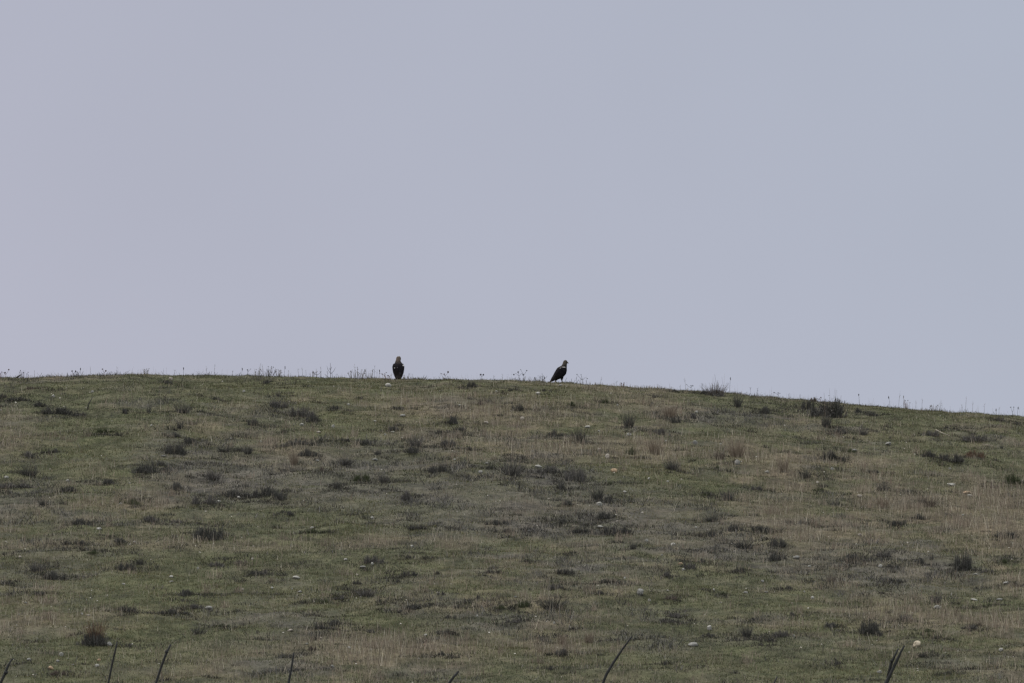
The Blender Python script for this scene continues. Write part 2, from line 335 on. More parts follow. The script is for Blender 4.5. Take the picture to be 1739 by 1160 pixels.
# shrubs: u, v of the foot, width, height (photo pixels), style, tone
S_ = """33 681 45 8 m d|94 704 45 13 c d|129 707 30 8 m d|68 690 17 9 c d|215 703 14 10 c d|253 701 18 22 l d|311 702 34 19 s g|432 723 22 13 c d|305 728 19 18 s d
296 743 16 9 c d|326 753 32 10 m d|298 771 36 18 c d|380 768 36 15 s d|423 771 24 17 s d|268 791 24 9 m d|256 803 52 15 c d|362 816 40 26 s g|303 833 26 16 c d
50 809 46 25 s d|187 821 42 8 m d|22 829 60 10 c g|117 835 30 11 c d|73 859 22 15 s d|217 857 30 11 m n|405 843 52 13 c d|352 856 42 15 c g|285 653 18 7 m d
364 679 16 6 m d|56 661 18 5 m b|6 677 20 9 m d|91 769 20 8 m d|53 778 28 11 c g|182 735 38 8 m n
455 652 30 6 m d|472 673 9 8 s d|801 658 15 11 c d|816 688 22 9 m b|468 692 38 13 c g|516 708 42 19 c g|531 717 22 14 c d|567 695 17 8 m d|764 720 25 15 c d
785 732 26 7 m d|745 737 11 9 c d|665 732 28 7 m d|683 695 30 4 m d|544 750 9 6 m d|582 750 26 8 m d|622 754 28 8 m d|506 754 28 10 c g|486 759 22 8 m g|524 774 26 13 c d
706 759 42 22 s g|708 769 46 10 m d|759 758 32 13 c g|799 766 18 8 m d|587 791 38 20 s g|640 772 17 9 m d|744 802 32 13 c d|572 831 19 19 s d|450 843 36 19 c d|481 848 32 15 c d
620 818 30 15 c n|650 820 28 19 s d|686 849 28 15 c g|546 801 10 12 s b|832 796 17 8 m d
882 698 23 13 c d|869 687 7 9 l d|1069 726 30 36 s d|944 741 23 12 c d|983 749 32 26 s d|1148 719 15 12 c d|1123 738 24 13 c g|1253 692 22 28 s d
1196 670 9 8 c d|1145 666 18 4 m d|1028 685 14 9 c n|923 665 7 3 m d|969 689 16 8 c n|1113 676 10 4 m d|1070 772 17 14 c n|1141 798 40 24 s g|870 808 50 30 s g|888 780 9 9 s d|933 803 32 15 c g
976 816 32 25 c g|956 831 19 13 c d|1017 850 34 30 s d|1034 853 16 12 c d|1037 823 9 7 m n|1222 781 25 20 s b|1237 850 34 27 s g|1287 833 17 9 c g|1181 711 22 9 c g|1299 703 13 13 c d
961 858 46 9 m d|1197 843 15 7 m n|1219 796 10 6 m n|866 665 12 4 m d
1386 677 17 9 c b|1370 696 17 19 c d|1402 726 24 32 s d|1458 701 10 10 c d|1484 707 20 7 m d|1304 700 16 11 c d|1425 738 26 12 c g|1466 739 25 14 s g
1580 740 28 10 c g|1656 750 38 13 c g|1411 779 25 15 c d|1430 784 11 8 m d|1440 769 21 7 m n|1577 777 17 13 c d|1613 784 44 15 c d|1368 812 32 21 s d|1482 804 19 6 m d
1500 834 38 19 s g|1719 821 28 17 c n|1682 829 21 9 m g|1388 834 23 6 m n|1575 862 36 22 s b|1701 762 9 13 l d|1725 721 20 5 m d|1698 716 11 11 c g|1512 745 9 10 l d|1332 768 5 5 c d|1609 728 9 5 m d
129 892 27 13 c d|151 892 15 6 m d|261 887 35 10 c g|350 917 60 27 c d|300 888 21 6 m g|111 924 14 5 m d|137 924 20 6 m d|200 921 52 9 m d|60 972 32 21 s g|94 984 32 15 c d|15 992 21 7 m d
213 969 27 13 c d|238 960 21 15 s d|367 963 27 9 m g|405 959 25 8 m d|434 978 24 10 c d|320 1012 30 12 c d|358 1012 15 5 m n|76 1011 38 6 m d|212 1039 38 12 c d|296 1043 42 9 c d|331 1034 28 10 c g
336 1078 46 23 l d|380 1065 19 6 m n|101 1147 25 9 m b|218 1099 9 5 m d|162 941 25 7 m n
491 875 28 8 m d|539 905 42 8 m n|713 899 42 9 m d|840 892 38 9 m d|858 904 26 7 m d|635 957 30 15 c g|696 949 17 4 m d|445 976 38 8 m g|696 979 28 10 c d|675 989 13 5 m d|607 993 19 8 m d
582 1018 26 8 m g|622 1014 42 17 s g|544 1025 21 8 c n|645 1023 10 4 m d|708 1035 38 10 c d|678 1042 13 9 s d|749 1011 15 6 m g|782 1032 23 6 m d|835 974 28 7 m d|572 1062 28 11 c d|544 1068 21 8 c d
632 1075 34 7 m d|759 1077 42 9 m d|749 1113 11 8 c d|716 1093 26 6 m d|529 1106 13 9 c b|814 1017 13 7 m d|845 1036 22 7 m n|764 1051 21 4 m d
958 889 31 9 m d|985 905 42 10 m d|1047 908 52 15 c d|1030 881 31 13 c d|1209 887 36 17 s d|1207 911 42 10 m d|1250 902 32 13 c d|1290 902 26 11 c d|1265 932 52 19 s d|1190 956 17 9 c d|1171 966 17 13 c g
1256 972 17 10 c d|956 974 34 9 m d|1030 990 19 7 m d|941 1002 32 11 c g|1128 979 21 8 c g|938 1036 62 26 s d|890 1032 32 13 c n|1018 1009 26 6 m d|1136 1018 28 8 m b|1227 1010 17 7 m n|1128 1057 13 6 m d
1143 1058 13 6 m d|1268 1082 28 25 s d|1202 1082 17 8 c d|1280 1055 13 6 m d|971 1070 11 6 m d|923 1090 28 9 m g|956 1114 26 13 c g|1150 1049 52 8 m g|933 1139 10 8 c d|1131 1129 11 4 m d|1293 1097 11 6 m d
875 1058 36 9 m g|1075 933 15 13 s d
1524 893 32 11 c d|1557 882 24 10 c d|1377 893 19 6 m n|1709 914 38 11 c d|1301 907 13 15 c d|1451 954 38 15 c d|1496 947 32 11 c g|1582 951 15 20 l d|1637 968 38 31 c d|1560 957 17 11 c d|1320 928 28 15 c d
1320 952 32 11 c d|1613 974 13 7 m g|1727 996 26 5 m d|1701 955 52 7 m n|1676 974 17 8 m g|1413 989 38 24 l b|1337 1001 19 5 m d|1590 1024 30 24 s g|1532 991 17 6 m d|1537 1055 30 18 s g|1344 1046 21 5 m d
1418 1066 36 10 c d|1478 1076 38 23 c d|1490 1080 12 9 c d|1590 1086 10 9 c d|1569 1075 32 7 m n|1648 1068 32 7 m g|1327 1082 20 13 c g|1306 1089 22 7 m d|1567 1116 22 11 s d|1610 1146 11 4 m d|1425 1130 15 4 m d|1678 1031 32 5 m n|1514 965 24 6 m d
1252 776 40 30 t s|1113 772 38 26 t s|1138 708 34 20 t s|1657 777 30 15 c r|1330 800 26 22 t s|1500 862 30 18 t s|500 790 22 24 t s|955 1095 24 18 t s|1000 1092 22 20 t s|150 790 1 1 x x"""
# the many small scrubby clumps too low and too many to tell apart
def clumps(nc, prob, cols, hr, rr_, per, name, wr=(.008, .02), spread=.5, near=None, wide=1.3):
    cx, cy = sample(nc, prob)
    if near is not None: cx = np.concatenate([cx, near[0]]); cy = np.concatenate([cy, near[1]])
    m = len(cx); cr = rng.uniform(*rr_, m) * (1 + rng.random(m)); ch = rng.uniform(*hr, m); tone = rng.uniform(.7, 1.3, m)
    k = np.repeat(np.arange(m), per); n = len(k); a = rng.uniform(0, 6.28, n); r = np.sqrt(rng.random(n))
    x = cx[k] + np.cos(a) * r * cr[k] * wide; y = cy[k] + np.sin(a) * r * cr[k]; z = ground(x, y)
    h = ch[k] * np.sqrt(np.clip(1 - (r * .9) ** 2, 0, 1)) * rng.uniform(.5, 1.2, n); P = np.stack([x, y, z - .01], 1)
    ln = rng.normal(0, spread, (n, 2)) * h[:, None]
    V, F, Cc = strips(P, P + np.concatenate([ln, h[:, None]], 1), rng.uniform(*wr, n), rng.uniform(-1.2, 1.2, n), pal(n, cols, .3) * tone[k][:, None], .6)
    tag(link(name, np_mesh(name, V, F, Cc, M_twig)), kind='stuff')
DK = [(.034, .033, .028), (.052, .050, .043), (.075, .071, .062), (.042, .047, .032), (.11, .102, .088)]
NX, NY = [], []
for l_ in S_.replace('\n', '|').split('|'):
    q_ = l_.split()
    if q_[4] in 'cms':
        x_, y_, z_, c_ = hit(float(q_[0]), float(q_[1])); w_ = float(q_[2]) * c_
        for _ in range(4 + int(w_ * 7)): NX.append(x_ + rng.normal(0, .35 * w_ + .18)); NY.append(y_ + rng.normal(0, .5 * w_ + .25))
clumps(13000, lambda x, y: np.clip((zone_at(x, y)[:, 2] ** 1.2 * .8 + .09) * np.clip(.2 + 2.4 * cl(x, y, 1.1, 611), 0, 1.6), 0, 1), DK, (.04, .13), (.05, .24), 46, 'low_scrub', near=(NX, NY), wide=2.1)
clumps(8000, lambda x, y: (y < 243) * np.clip((zone_at(x, y)[:, 1] ** 1.3 * .65 + .035) * np.clip(.3 + 2.0 * cl(x, y, 1.6, 641), 0, 1.6), 0, 1), [(.24, .205, .155), (.32, .28, .215), (.19, .158, .12), (.24, .19, .15)], (.14, .36), (.05, .22), 34, 'straw_clumps', (.005, .012), .18)

# faint fringe of dry stems along the crest
n = 3600; u = rng.uniform(-80, 1820, n)
u = u[(np.abs(u - 950) > 24) & (np.abs(u - 677) > 12)]; n = len(u); dens = np.clip(.45 + 1.0 * fbm(u, u * 0 + 3, 60, 701, 3), .05, 1); u = u[rng.random(n) < dens]; n = len(u)
x = (u - PW / 2) * PX; y = 248.5 + rng.normal(0, 2.0, n); x = x + rng.normal(0, .02, n)
z = ground(x, y); h = .06 + .10 * rng.random(n) + .24 * rng.random(n) ** 5
P = np.stack([x, y, z - .01], 1); ln = rng.normal(0, .12, (n, 2)) * h[:, None]
V, F, Cc = strips(P, P + np.concatenate([ln, h[:, None]], 1), rng.uniform(.003, .007, n), rng.uniform(-.7, .7, n), pal(n, [(.20, .17, .13), (.14, .12, .10), (.25, .22, .17)]))
tag(link('crest_grass', np_mesh('crest_grass', V, F, Cc, M_blade)), kind='stuff')

# gravel: tiny chips
n = 1500; x = rng.uniform(-1, 1, n); y = rng.uniform(186, 250, n); x = x * (y * .075 + 1)
m = rng.random(n) < np.clip(.35 + fbm(x, y, 3, 811, 2), 0.05, 1); x, y = x[m], y[m]; n = len(x); z = ground(x, y)
r = rng.uniform(.015, .04, n)
oc = np.array([(1, 0, 0), (0, 1, 0), (-1, 0, 0), (0, -1, 0), (0, 0, .7)]); ang = rng.uniform(0, 6.28, n)
rot = np.stack([np.stack([np.cos(ang), -np.sin(ang)], 1), np.stack([np.sin(ang), np.cos(ang)], 1)], 1)
V = np.tile(oc, (n, 1, 1)) * r[:, None, None] * rng.uniform(.7, 1.3, (n, 5, 1)); V[:, :, :2] = np.einsum('nij,nkj->nki', rot, V[:, :, :2])
V = (V + np.stack([x, y, z + .002], 1)[:, None, :]).reshape(-1, 3)
b = np.arange(n)[:, None, None] * 5; F = (b + np.array([(0, 1, 4), (1, 2, 4), (2, 3, 4), (3, 0, 4)])).reshape(-1, 3)
tag(link('gravel', np_mesh('gravel', V, F, np.repeat(pal(n, [(.30, .28, .24), (.22, .2, .17), (.38, .36, .32)]), 5, 0), M_stone)), kind='stuff')

# ------------------------------------------------------------------ shrub templates (unit width, unit height)
TONES = {
 'dark':  [(.048, .048, .043), (.068, .067, .060), (.092, .089, .081), (.056, .060, .047), (.115, .110, .100)],
 'grey':  [(.085, .081, .073), (.115, .110, .100), (.062, .060, .054), (.150, .142, .130)],
 'green': [(.048, .058, .030), (.068, .080, .042), (.055, .066, .036), (.085, .092, .054)],
 'brown': [(.090, .074, .060), (.065, .054, .046), (.125, .104, .084), (.155, .130, .105)],
 'rusty': [(.15, .095, .062), (.11, .075, .052), (.070, .055, .045), (.18, .125, .085)],
 'straw': [(.20, .165, .125), (.26, .22, .165), (.15, .12, .092), (.21, .17, .13)],
}
def shrub_mesh(style, tone, seed):
    global rng
    keep = rng; rng = np.random.default_rng(seed)
    T = TONES[tone]
    n = dict(cushion=380, mat=260, spiky=330, leggy=110, tuft=240, dome=620)[style]
    dome = style == 'dome'
    if dome: style = 'cushion'
    # several off-centre lobes give an uneven outline
    nl = rng.integers(4, 8); lc = rng.uniform(-.36, .36, (nl, 2)) * (1.1 if style in ('cushion', 'mat') else .45); lr = rng.uniform(.14, .28, nl); lh = rng.uniform(.45, 1, nl); lh[0] = 1; lc[0] *= .4
    if dome: nl = 3; lc = np.array([(0, 0), (-.17, .05), (.15, -.04)]); lr = np.array([.36, .30, .30]); lh = np.array([1, .85, .8])
    k = rng.integers(0, nl, n); a = rng.uniform(0, 6.28, n); rr = np.abs(rng.normal(0, .62, n)) if style in ('cushion', 'mat') else np.sqrt(rng.random(n))
    B = np.stack([lc[k, 0] + np.cos(a) * rr * lr[k] * .8, lc[k, 1] + np.sin(a) * rr * lr[k] * .8, np.full(n, -.12)], 1)
    if style in ('cushion', 'mat'):
        top = lh[k] * np.sqrt(np.clip(1 - (rr * .92) ** 2, .04, 1)) * rng.uniform(.45, 1.25, n)
        Tp = np.stack([lc[k, 0] + np.cos(a) * rr * lr[k] * 1.15 + rng.normal(0, .03, n), lc[k, 1] + np.sin(a) * rr * lr[k] * 1.15, top], 1)
        wd = rng.uniform(.012, .030, n)
    elif style in ('spiky', 'leggy'):
        B[:, :2] *= .55
        top = (.22 + .9 * rng.random(n) ** 1.9) * (1 - .35 * rr)
        Tp = np.stack([B[:, 0] * 1.25 + np.cos(a) * rr * .62 * top + rng.normal(0, .05, n), B[:, 1] + np.sin(a) * rr * .5 * top, top], 1)
        wd = rng.uniform(.008, .020, n)
    else:
        B[:, :2] *= .8; top = rng.uniform(.4, 1, n)
        Tp = B + np.stack([np.cos(a) * rr * .28, np.sin(a) * rr * .28, top + .12], 1); wd = rng.uniform(.008, .018, n)
    parts = [strips(B, Tp, wd, rng.uniform(-1.2, 1.2, n), pal(n, T))]
    nleaf = dict(cushion=800, mat=420, spiky=260, leggy=200, tuft=0)[style]
    if nleaf:
        j = rng.integers(0, n, nleaf); t = rng.uniform(.2 if style in ('cushion', 'mat') else .3, 1.02, nleaf)[:, None]
        L = B[j] * (1 - t) + Tp[j] * t + rng.normal(0, .045, (nleaf, 3)); L[:, 2] = np.maximum(L[:, 2], -.05)
        s = rng.uniform(.018, .042, nleaf) * (.7 if style in ('spiky', 'leggy') else 1)
        a2 = rng.uniform(0, 6.28, nleaf)
        parts.append(tri_blades(L, a2, rng.normal(0, .02, (nleaf, 2)), s * rng.uniform(.6, 2.2, nleaf), s, pal(nleaf, T)))
    if style in ('cushion', 'spiky', 'mat'):            # dry stalks standing out of the plant
        ns = 9; a = rng.uniform(0, 6.28, ns); r2 = rng.uniform(0, .42, ns); P = np.stack([np.cos(a) * r2, np.sin(a) * r2, np.zeros(ns)], 1)
        parts.append(strips(P, P + np.stack([rng.normal(0, .08, ns), rng.normal(0, .05, ns), rng.uniform(.7, 1.55, ns)], 1), rng.uniform(.006, .012, ns), rng.uniform(-.8, .8, ns), pal(ns, TONES['straw'] + TONES['grey'])))
    V, F, Cc = join(parts)
    rng = keep
    return np_mesh(style + '_shrub', V, F, Cc, M_twig)
_cache = {}; _cnt = {}
def get_shrub(style, tone):
    k = (style, tone); _cnt[k] = _cnt.get(k, -1) + 1; v = _cnt[k] % 5
    if (k, v) not in _cache: _cache[(k, v)] = shrub_mesh(style, tone, 1000 + len(_cache) * 7)
    return _cache[(k, v)]

# ------------------------------------------------------------------ labels: where a thing stands among the landmarks
LM = [("the rear-view eagle", 677, 640), ("the profile eagle", 950, 646), ("the spiky skyline shrub", 1217, 668),
 ("the black skyline bush", 1418, 700), ("the rusty-topped mound", 160, 1088), ("the big dark rounded shrub", 350, 908),
 ("the lone round dark shrub", 1637, 960), ("the big cream stone", 1557, 1093), ("the forked dead branch", 1515, 1135),
 ("the long curved dead branch", 1045, 1128), ("the upright wiry shrub", 1069, 715), ("the black bristly shrub", 983, 742),
 ("the broad low shrub", 938, 1028), ("the white angular stone", 1205, 1068), ("the rusty tussock", 1657, 770),
 ("the wide grey shrub", 706, 758), ("the orange-tan stone", 1043, 801), ("the slanting dark shrub", 50, 802),
 ("the long black mound", 94, 702), ("the straight thin stake", 494, 1135), ("the tall dark shrub", 1268, 1075),
 ("the feathery grey shrub", 362, 808), ("the tall forked weed", 561, 630), ("the white boulder", 659, 656),
 ("the long white slab", 1616, 824), ("the grey boulder", 1087, 1006), ("the flat white stone", 503, 981),
 ("the mid-slope bushy shrub", 1017, 845), ("the leaning twig", 153, 690), ("the thin upright stake", 192, 1130)]
_rec = []
def locate(o, u, v, noun, look, skip=None):
    """remember a thing; its label is written once every thing is known"""
    _rec.append((o, u, v, noun, look))
def sector(du, dv):
    a = math.degrees(math.atan2(-dv * 1.6, du)) % 360
    return ["right of", "up and right of", "above", "up and left of", "left of", "down and left of", "below", "down and right of"][int(((a + 22.5) % 360) // 45)]
def write_labels():
    from collections import defaultdict
    G = defaultdict(list)
    for o, u, v, noun, look in _rec:
        c = sorted((math.hypot(u - a, (v - b) * 1.6), nm, a, b) for nm, a, b in LM if abs(u - a) + abs(v - b) > 9)
        d, nm, a, b = c[0]
        G[(look, noun, nm, sector(u - a, v - b))].append((d, o))
    word = ["first", "second", "third", "fourth", "fifth", "sixth", "seventh", "eighth", "ninth", "tenth", "eleventh", "twelfth", "thirteenth", "fourteenth", "fifteenth"]
    for (look, noun, nm, s), L in G.items():
        L.sort(key=lambda q: q[0])
        for i, (d, o) in enumerate(L):
            if len(L) == 1: o['label'] = f"{look} {noun} {s} {nm}"
            else: o['label'] = f"{look} {noun} {s} {nm}, {word[min(i, 14)]} out"

# ------------------------------------------------------------------ shrubs: u, v of the foot, width, height (photo pixels), style, tone
ST = dict(c='cushion', m='mat', s='spiky', l='leggy', t='tuft'); TN = dict(d='dark', g='grey', n='green', b='brown', r='rusty', s='straw')
NOUN = dict(cushion='cushion shrub', mat='ground-hugging mat shrub', spiky='bristly upright shrub', leggy='open leggy shrub', tuft='grass tussock')
SPECIAL = {
 (1069, 726): 'upright wiry dark shrub standing alone between profile eagle and lower slope',
 (983, 749): 'black bristly shrub with upright twigs, below and right of the profile eagle',
 (706, 759): 'wide grey bristly shrub below the rear-view eagle',
 (350, 917): 'big dark rounded shrub alone on green turf of the left slope',
 (1418, 706): 'black leafy bush just below the right skyline',
 (1402, 726): 'dark upright bristly shrub directly in front of the black leafy bush',
 (1637, 968): 'round dark shrub, largest on the right-hand lower slope',
 (938, 1036): 'broad low dark shrub at bottom centre of the slope',
 (1268, 1082): 'tall dark shrub above and right of the long curved dead branch',
 (50, 809): 'slanting dark bristly shrub by the left edge of the slope',
 (94, 704): 'long black mounded shrub near the left skyline',
 (362, 816): 'feathery grey shrub left of centre on the slope',
 (1017, 850): 'dark bushy shrub in mid slope right of centre',
 (1657, 777): 'rusty brown tussock near the right edge under the skyline',
 (1253, 692): 'dark upright shrub at the skyline, right of the spiky pale shrub'}
n_sh = 0
for line in S_.replace('\n', '|').split('|'):
    u, v, wp, hp, s, t = line.split()
    if s == 'x': continue
    u, v, wp, hp = map(float, (u, v, wp, hp)); s, t = ST[s], TN[t]
    x, y, z, sc = hit(u, v)
    nm = {'tuft': 'grass_tussock'}.get(s, s + '_shrub')
    o = link(nm, get_shrub(s, t)); n_sh += 1
    o.location = (x, y, z); a = random.uniform(-.5, .5) + random.choice((0, math.pi)); o.rotation_euler = (0, 0, a)
    W = wp * sc * (1.22 if s in ('cushion', 'mat') else 1.1); H = max(hp * sc * (.86 if s in ('cushion', 'mat') else 1.0), .09)
    if s in ('mat',): H *= 1.0
    o.scale = (W, W * .85, H)
    tag(o, cat='tussock' if s == 'tuft' else 'shrub', group='straw tussocks on the slope' if s == 'tuft' else 'dwarf shrubs scattered over the hillside')
    big = 'small ' if wp < 16 else ('wide ' if wp > 36 else '')
    k = (int(u), int(v))
    if k in SPECIAL: o['label'] = SPECIAL[k]
    else: locate(o, u, v - hp / 2, NOUN[s], big + {'dark': 'dark', 'grey': 'grey', 'green': 'dull green', 'brown': 'brown', 'rusty': 'rusty', 'straw': 'pale straw'}[t])

# the mound with a rusty tuft on top; the pale spiky shrub of the skyline
def special_shrub(u, v, wp, hp, name, label, tone, style, part, ptone, pstyle, pw, ph, pz, seed):
    x, y, z, sc = hit(u, v)
    o = link(name, shrub_mesh(style, tone, seed)); o.location = (x, y, z); o.scale = (wp * sc, wp * sc * .8, hp * sc)
    tag(o, label, 'shrub')
    p = link(part, shrub_mesh(pstyle, ptone, seed + 1), o)
    p.location = (0, .05, pz); p.scale = (pw / wp, pw / wp, ph / hp)
    return o, sc
special_shrub(160, 1097, 62, 20, 'cushion_shrub', 'black domed shrub mound topped with a tuft of rusty dry straw, bottom left', 'dark', 'dome', 'dry_straw', 'rusty', 'tuft', 50, 36, .35, 61)
special_shrub(1414, 708, 84, 28, 'cushion_shrub', 'black leafy bush just below the right skyline', 'dark', 'cushion', 'twigs', 'dark', 'spiky', 60, 30, .1, 87)
special_shrub(1217, 673, 44, 12, 'spiky_shrub', 'spiky shrub with many pale upright twigs on the right skyline', 'grey', 'cushion', 'twigs', 'brown', 'spiky', 50, 27, .0, 71)

# ------------------------------------------------------------------ stones: u, v, width, height (photo pixels), tone
T_ = """157 667 6 4 w|91 675 8 5 w|414 666 6 4 w|392 746 3 3 w|11 812 9 4 w|115 818 6 4 w|220 822 4 3 w|406 847 7 5 w|371 853 8 4 w|205 857 6 3 w|277 776 9 3 g|257 724 5 3 w|2 698 4 3 w|290 646 8 6 p
659 657 11 7 w|781 690 6 3 w|592 689 5 3 w|512 723 9 5 w|566 726 6 5 w|637 717 6 3 w|541 736 8 4 p|667 735 7 3 w|654 740 4 3 w|683 707 11 4 g|825 720 8 5 p|843 666 4 3 w|443 752 3 3 w|539 783 6 3 g|637 782 9 4 g|826 789 8 5 w|816 804 9 5 g|772 782 5 3 w
914 670 10 5 w|887 714 8 7 p|998 727 10 4 w|1017 733 4 3 w|1068 740 11 5 w|1131 752 5 4 w|1180 755 8 7 g|1224 755 4 3 w|905 768 5 3 w|1018 765 7 5 p|1031 778 11 9 p|914 795 12 6 w|1043 802 12 7 o|1102 815 5 4 w|1134 819 5 3 w|1061 837 7 4 w|1018 859 12 7 w|1252 790 10 9 g|1049 690 4 3 w|1183 701 5 4 w|951 656 8 3 g
1616 825 14 5 w|1647 843 10 4 w|1642 838 15 5 o|1413 798 8 4 w|1303 803 8 4 w|1509 756 12 6 g|1451 767 9 5 g|1613 798 6 3 g|1460 845 10 5 p|1388 821 6 4 p|1399 748 3 3 w|1736 819 5 4 w
168 900 10 4 w|229 923 6 4 w|34 948 5 4 p|336 967 5 4 w|210 994 6 3 w|291 982 8 4 w|291 989 7 3 g|412 1003 6 3 p|139 1045 5 4 w|150 1046 6 3 p|354 1035 14 6 g|44 1026 5 3 g|186 1097 9 8 g|104 1114 9 7 w|98 1124 7 4 g|49 1123 8 5 g|165 1133 8 6 w|168 1123 9 4 o|86 1137 10 7 o|124 1131 6 3 g|32 1045 5 3 g|429 951 4 4 w
530 898 6 4 w|632 882 8 4 w|587 953 7 4 w|699 930 6 4 w|503 983 13 6 w|616 965 14 4 g|632 960 6 6 w|607 978 6 4 p|462 1001 5 4 w|496 1002 3 3 w|509 1006 8 3 g|744 1008 7 3 p|493 1072 10 4 p|723 1081 6 5 w|593 1102 6 4 w|564 1135 7 5 g|545 1086 4 4 p|521 1095 6 3 g|630 1105 5 3 p|810 1049 4 4 w
1019 897 11 4 w|1098 920 6 5 w|1143 927 9 6 w|1124 944 4 3 w|898 903 6 3 g|1160 969 7 4 w|1061 983 4 4 w|1156 959 8 4 o|1087 1010 13 11 g|1103 1021 6 5 w|1212 1003 4 4 w|875 1015 7 3 g|1266 1008 9 4 g|1205 1070 10 9 w|1177 1097 18 7 g|941 1060 4 4 w|1295 990 6 4 g|1182 897 5 3 w
1635 876 4 3 w|1460 910 7 4 p|1557 1098 16 11 c|1494 1144 11 5 w|1348 1081 4 4 w|1375 963 7 3 w|1495 964 7 6 w|1353 950 14 6 g|1366 1006 4 3 w|1380 1017 6 5 w|1654 1020 12 4 w|1697 1020 14 4 g|1591 1034 12 7 g|1709 992 12 5 g|1700 1107 8 6 w|1301 1007 6 3 g|1549 1053 4 4 w|1657 977 10 3 g"""
SC = dict(w=(.36, .35, .315), g=(.25, .245, .225), p=(.38, .34, .29), o=(.40, .29, .19), c=(.50, .43, .32))
def stone_mesh(seed, c):
    import bmesh
    r = random.Random(seed); bm = bmesh.new(); bmesh.ops.create_icosphere(bm, subdivisions=3, radius=.5)
    cuts = [Vector((r.gauss(0, 1), r.gauss(0, 1), r.gauss(0, .7))).normalized() for _ in range(9)]; ds = [r.uniform(.30, .44) for _ in cuts]
    for vv in bm.verts:
        for n_, d_ in zip(cuts, ds):
            q = vv.co.dot(n_)
            if q > d_: vv.co -= n_ * (q - d_) * .9
    me = bpy.data.meshes.new('stone'); bm.to_mesh(me); bm.free()
    V = np.empty(len(me.vertices) * 3, np.float32); me.vertices.foreach_get('co', V); V = V.reshape(-1, 3)
    V += .02 * np.stack([fbm(V[:, 0] + 5 * k_ + seed, V[:, 1] + V[:, 2] * 1.7, .2, seed + k_, 2) for k_ in range(3)], 1)
    me.vertices.foreach_set('co', V.ravel())
    a = me.color_attributes.new('tint', 'FLOAT_COLOR', 'POINT')
    lich = np.clip(.5 + 1.6 * fbm(V[:, 0] * 3, V[:, 1] * 3 + V[:, 2] * 2, .5, seed, 3), 0, 1)[:, None]
    c4 = np.ones((len(V), 4), np.float32); c4[:, :3] = np.array(c) * (1 - .35 * lich * np.array([1, .95, 1])); a.data.foreach_set('color', c4.ravel())
    me.materials.append(M_stone); me.update(); return me
smesh = {(k, i): stone_mesh(31 * i + ord(k), SC[k]) for k in SC for i in range(4)}
SSP = {(1557, 1098): 'big rounded cream stone on grass, largest stone on the slope', (1205, 1070): 'white angular stone with sharp edges above the long curved branch',
 (1043, 802): 'orange-tan stone on green turf in mid slope', (659, 657): 'white boulder just under the rear-view eagle', (1616, 825): 'long white slab of stone near the right edge',
 (1087, 1010): 'grey boulder with a dark hollow at lower right of centre', (503, 983): 'flat white stone in grey scrub at lower left of centre',
 (1177, 1097): 'long low grey-green rock right of the curved dead branch'}
for i, line in enumerate(T_.replace('\n', '|').split('|')):
    u, v, wp, hp, t = line.split(); u, v, wp, hp = map(float, (u, v, wp, hp))
    x, y, z, sc = hit(u, v)
    o = link('stone', smesh[(t, i % 4)]); W = wp * sc * 1.05; H = hp * sc * 1.25
    o.location = (x, y, z + H * .22); o.scale = (W, W * random.uniform(.8, 1.1), H); o.rotation_euler = (random.uniform(-.15, .15), random.uniform(-.12, .12), random.uniform(0, 6.28) if wp < 12 else random.uniform(-.3, .3))
    tag(o, cat='stone', group='pale stones scattered on the slope')
    k = (int(u), int(v))
    if k in SSP: o['label'] = SSP[k]
    else:
        shp = 'flat' if wp / hp >= 2 else ('blocky' if wp / hp <= 1.25 else 'rounded')
        szw = 'tiny ' if wp <= 5 else ('large ' if wp >= 12 else '')
        locate(o, u, v - 2, 'stone', szw + shp + ' ' + dict(w='white', g='grey', p='pale buff', o='orange-tan', c='cream')[t])

# ------------------------------------------------------------------ weeds on the crest
def tube(path, rad, sides=4):
    """tapered tube through points; returns V, F"""
    P = [Vector(p) for p in path]; V = []; F = []
    for i, p in enumerate(P):
        d = (P[min(i + 1, len(P) - 1)] - P[max(i - 1, 0)]).normalized(); a = d.orthogonal().normalized(); b_ = d.cross(a)
        for k in range(sides):
            t = 2 * math.pi * k / sides; V.append(tuple(p + (a * math.cos(t) + b_ * math.sin(t)) * rad[i]))
    for i in range(len(P) - 1):
        for k in range(sides):
            A = i * sides + k; B_ = i * sides + (k + 1) % sides; F += [(A, B_, B_ + sides), (A, B_ + sides, A + sides)]
    for k in range(1, sides - 1): F += [(0, k + 1, k), ((len(P) - 1) * sides, (len(P) - 1) * sides + k, (len(P) - 1) * sides + k + 1)]
    return np.array(V), np.array(F)
def comb(L, c):
    return join([(V, F, np.tile(np.array(c), (len(V), 1))) for V, F in L])
def head_mesh(r, el, seed, c):
    g = np.random.default_rng(seed); n = 46
    d = g.normal(0, 1, (n, 3)); d /= np.linalg.norm(d, axis=1)[:, None]; T = d * np.array([r, r, r * el]) * g.uniform(.75, 1.1, (n, 1))
    o = np.cross(d, g.normal(0, 1, (n, 3))); o /= np.linalg.norm(o, axis=1)[:, None] + 1e-6; o *= r * .22
    V = np.stack([T * .1 - o, T * .1 + o, T + o * .6, T - o * .6], 1).reshape(-1, 3); b = np.arange(n)[:, None] * 4
    F = np.concatenate([b + [0, 1, 2], b + [0, 2, 3]], 1).reshape(-1, 3)
    return np_mesh('seed_head', V, F, np.repeat(np.array(c) * g.uniform(.6, 1.4, (n, 1)), 4, 0), M_head)
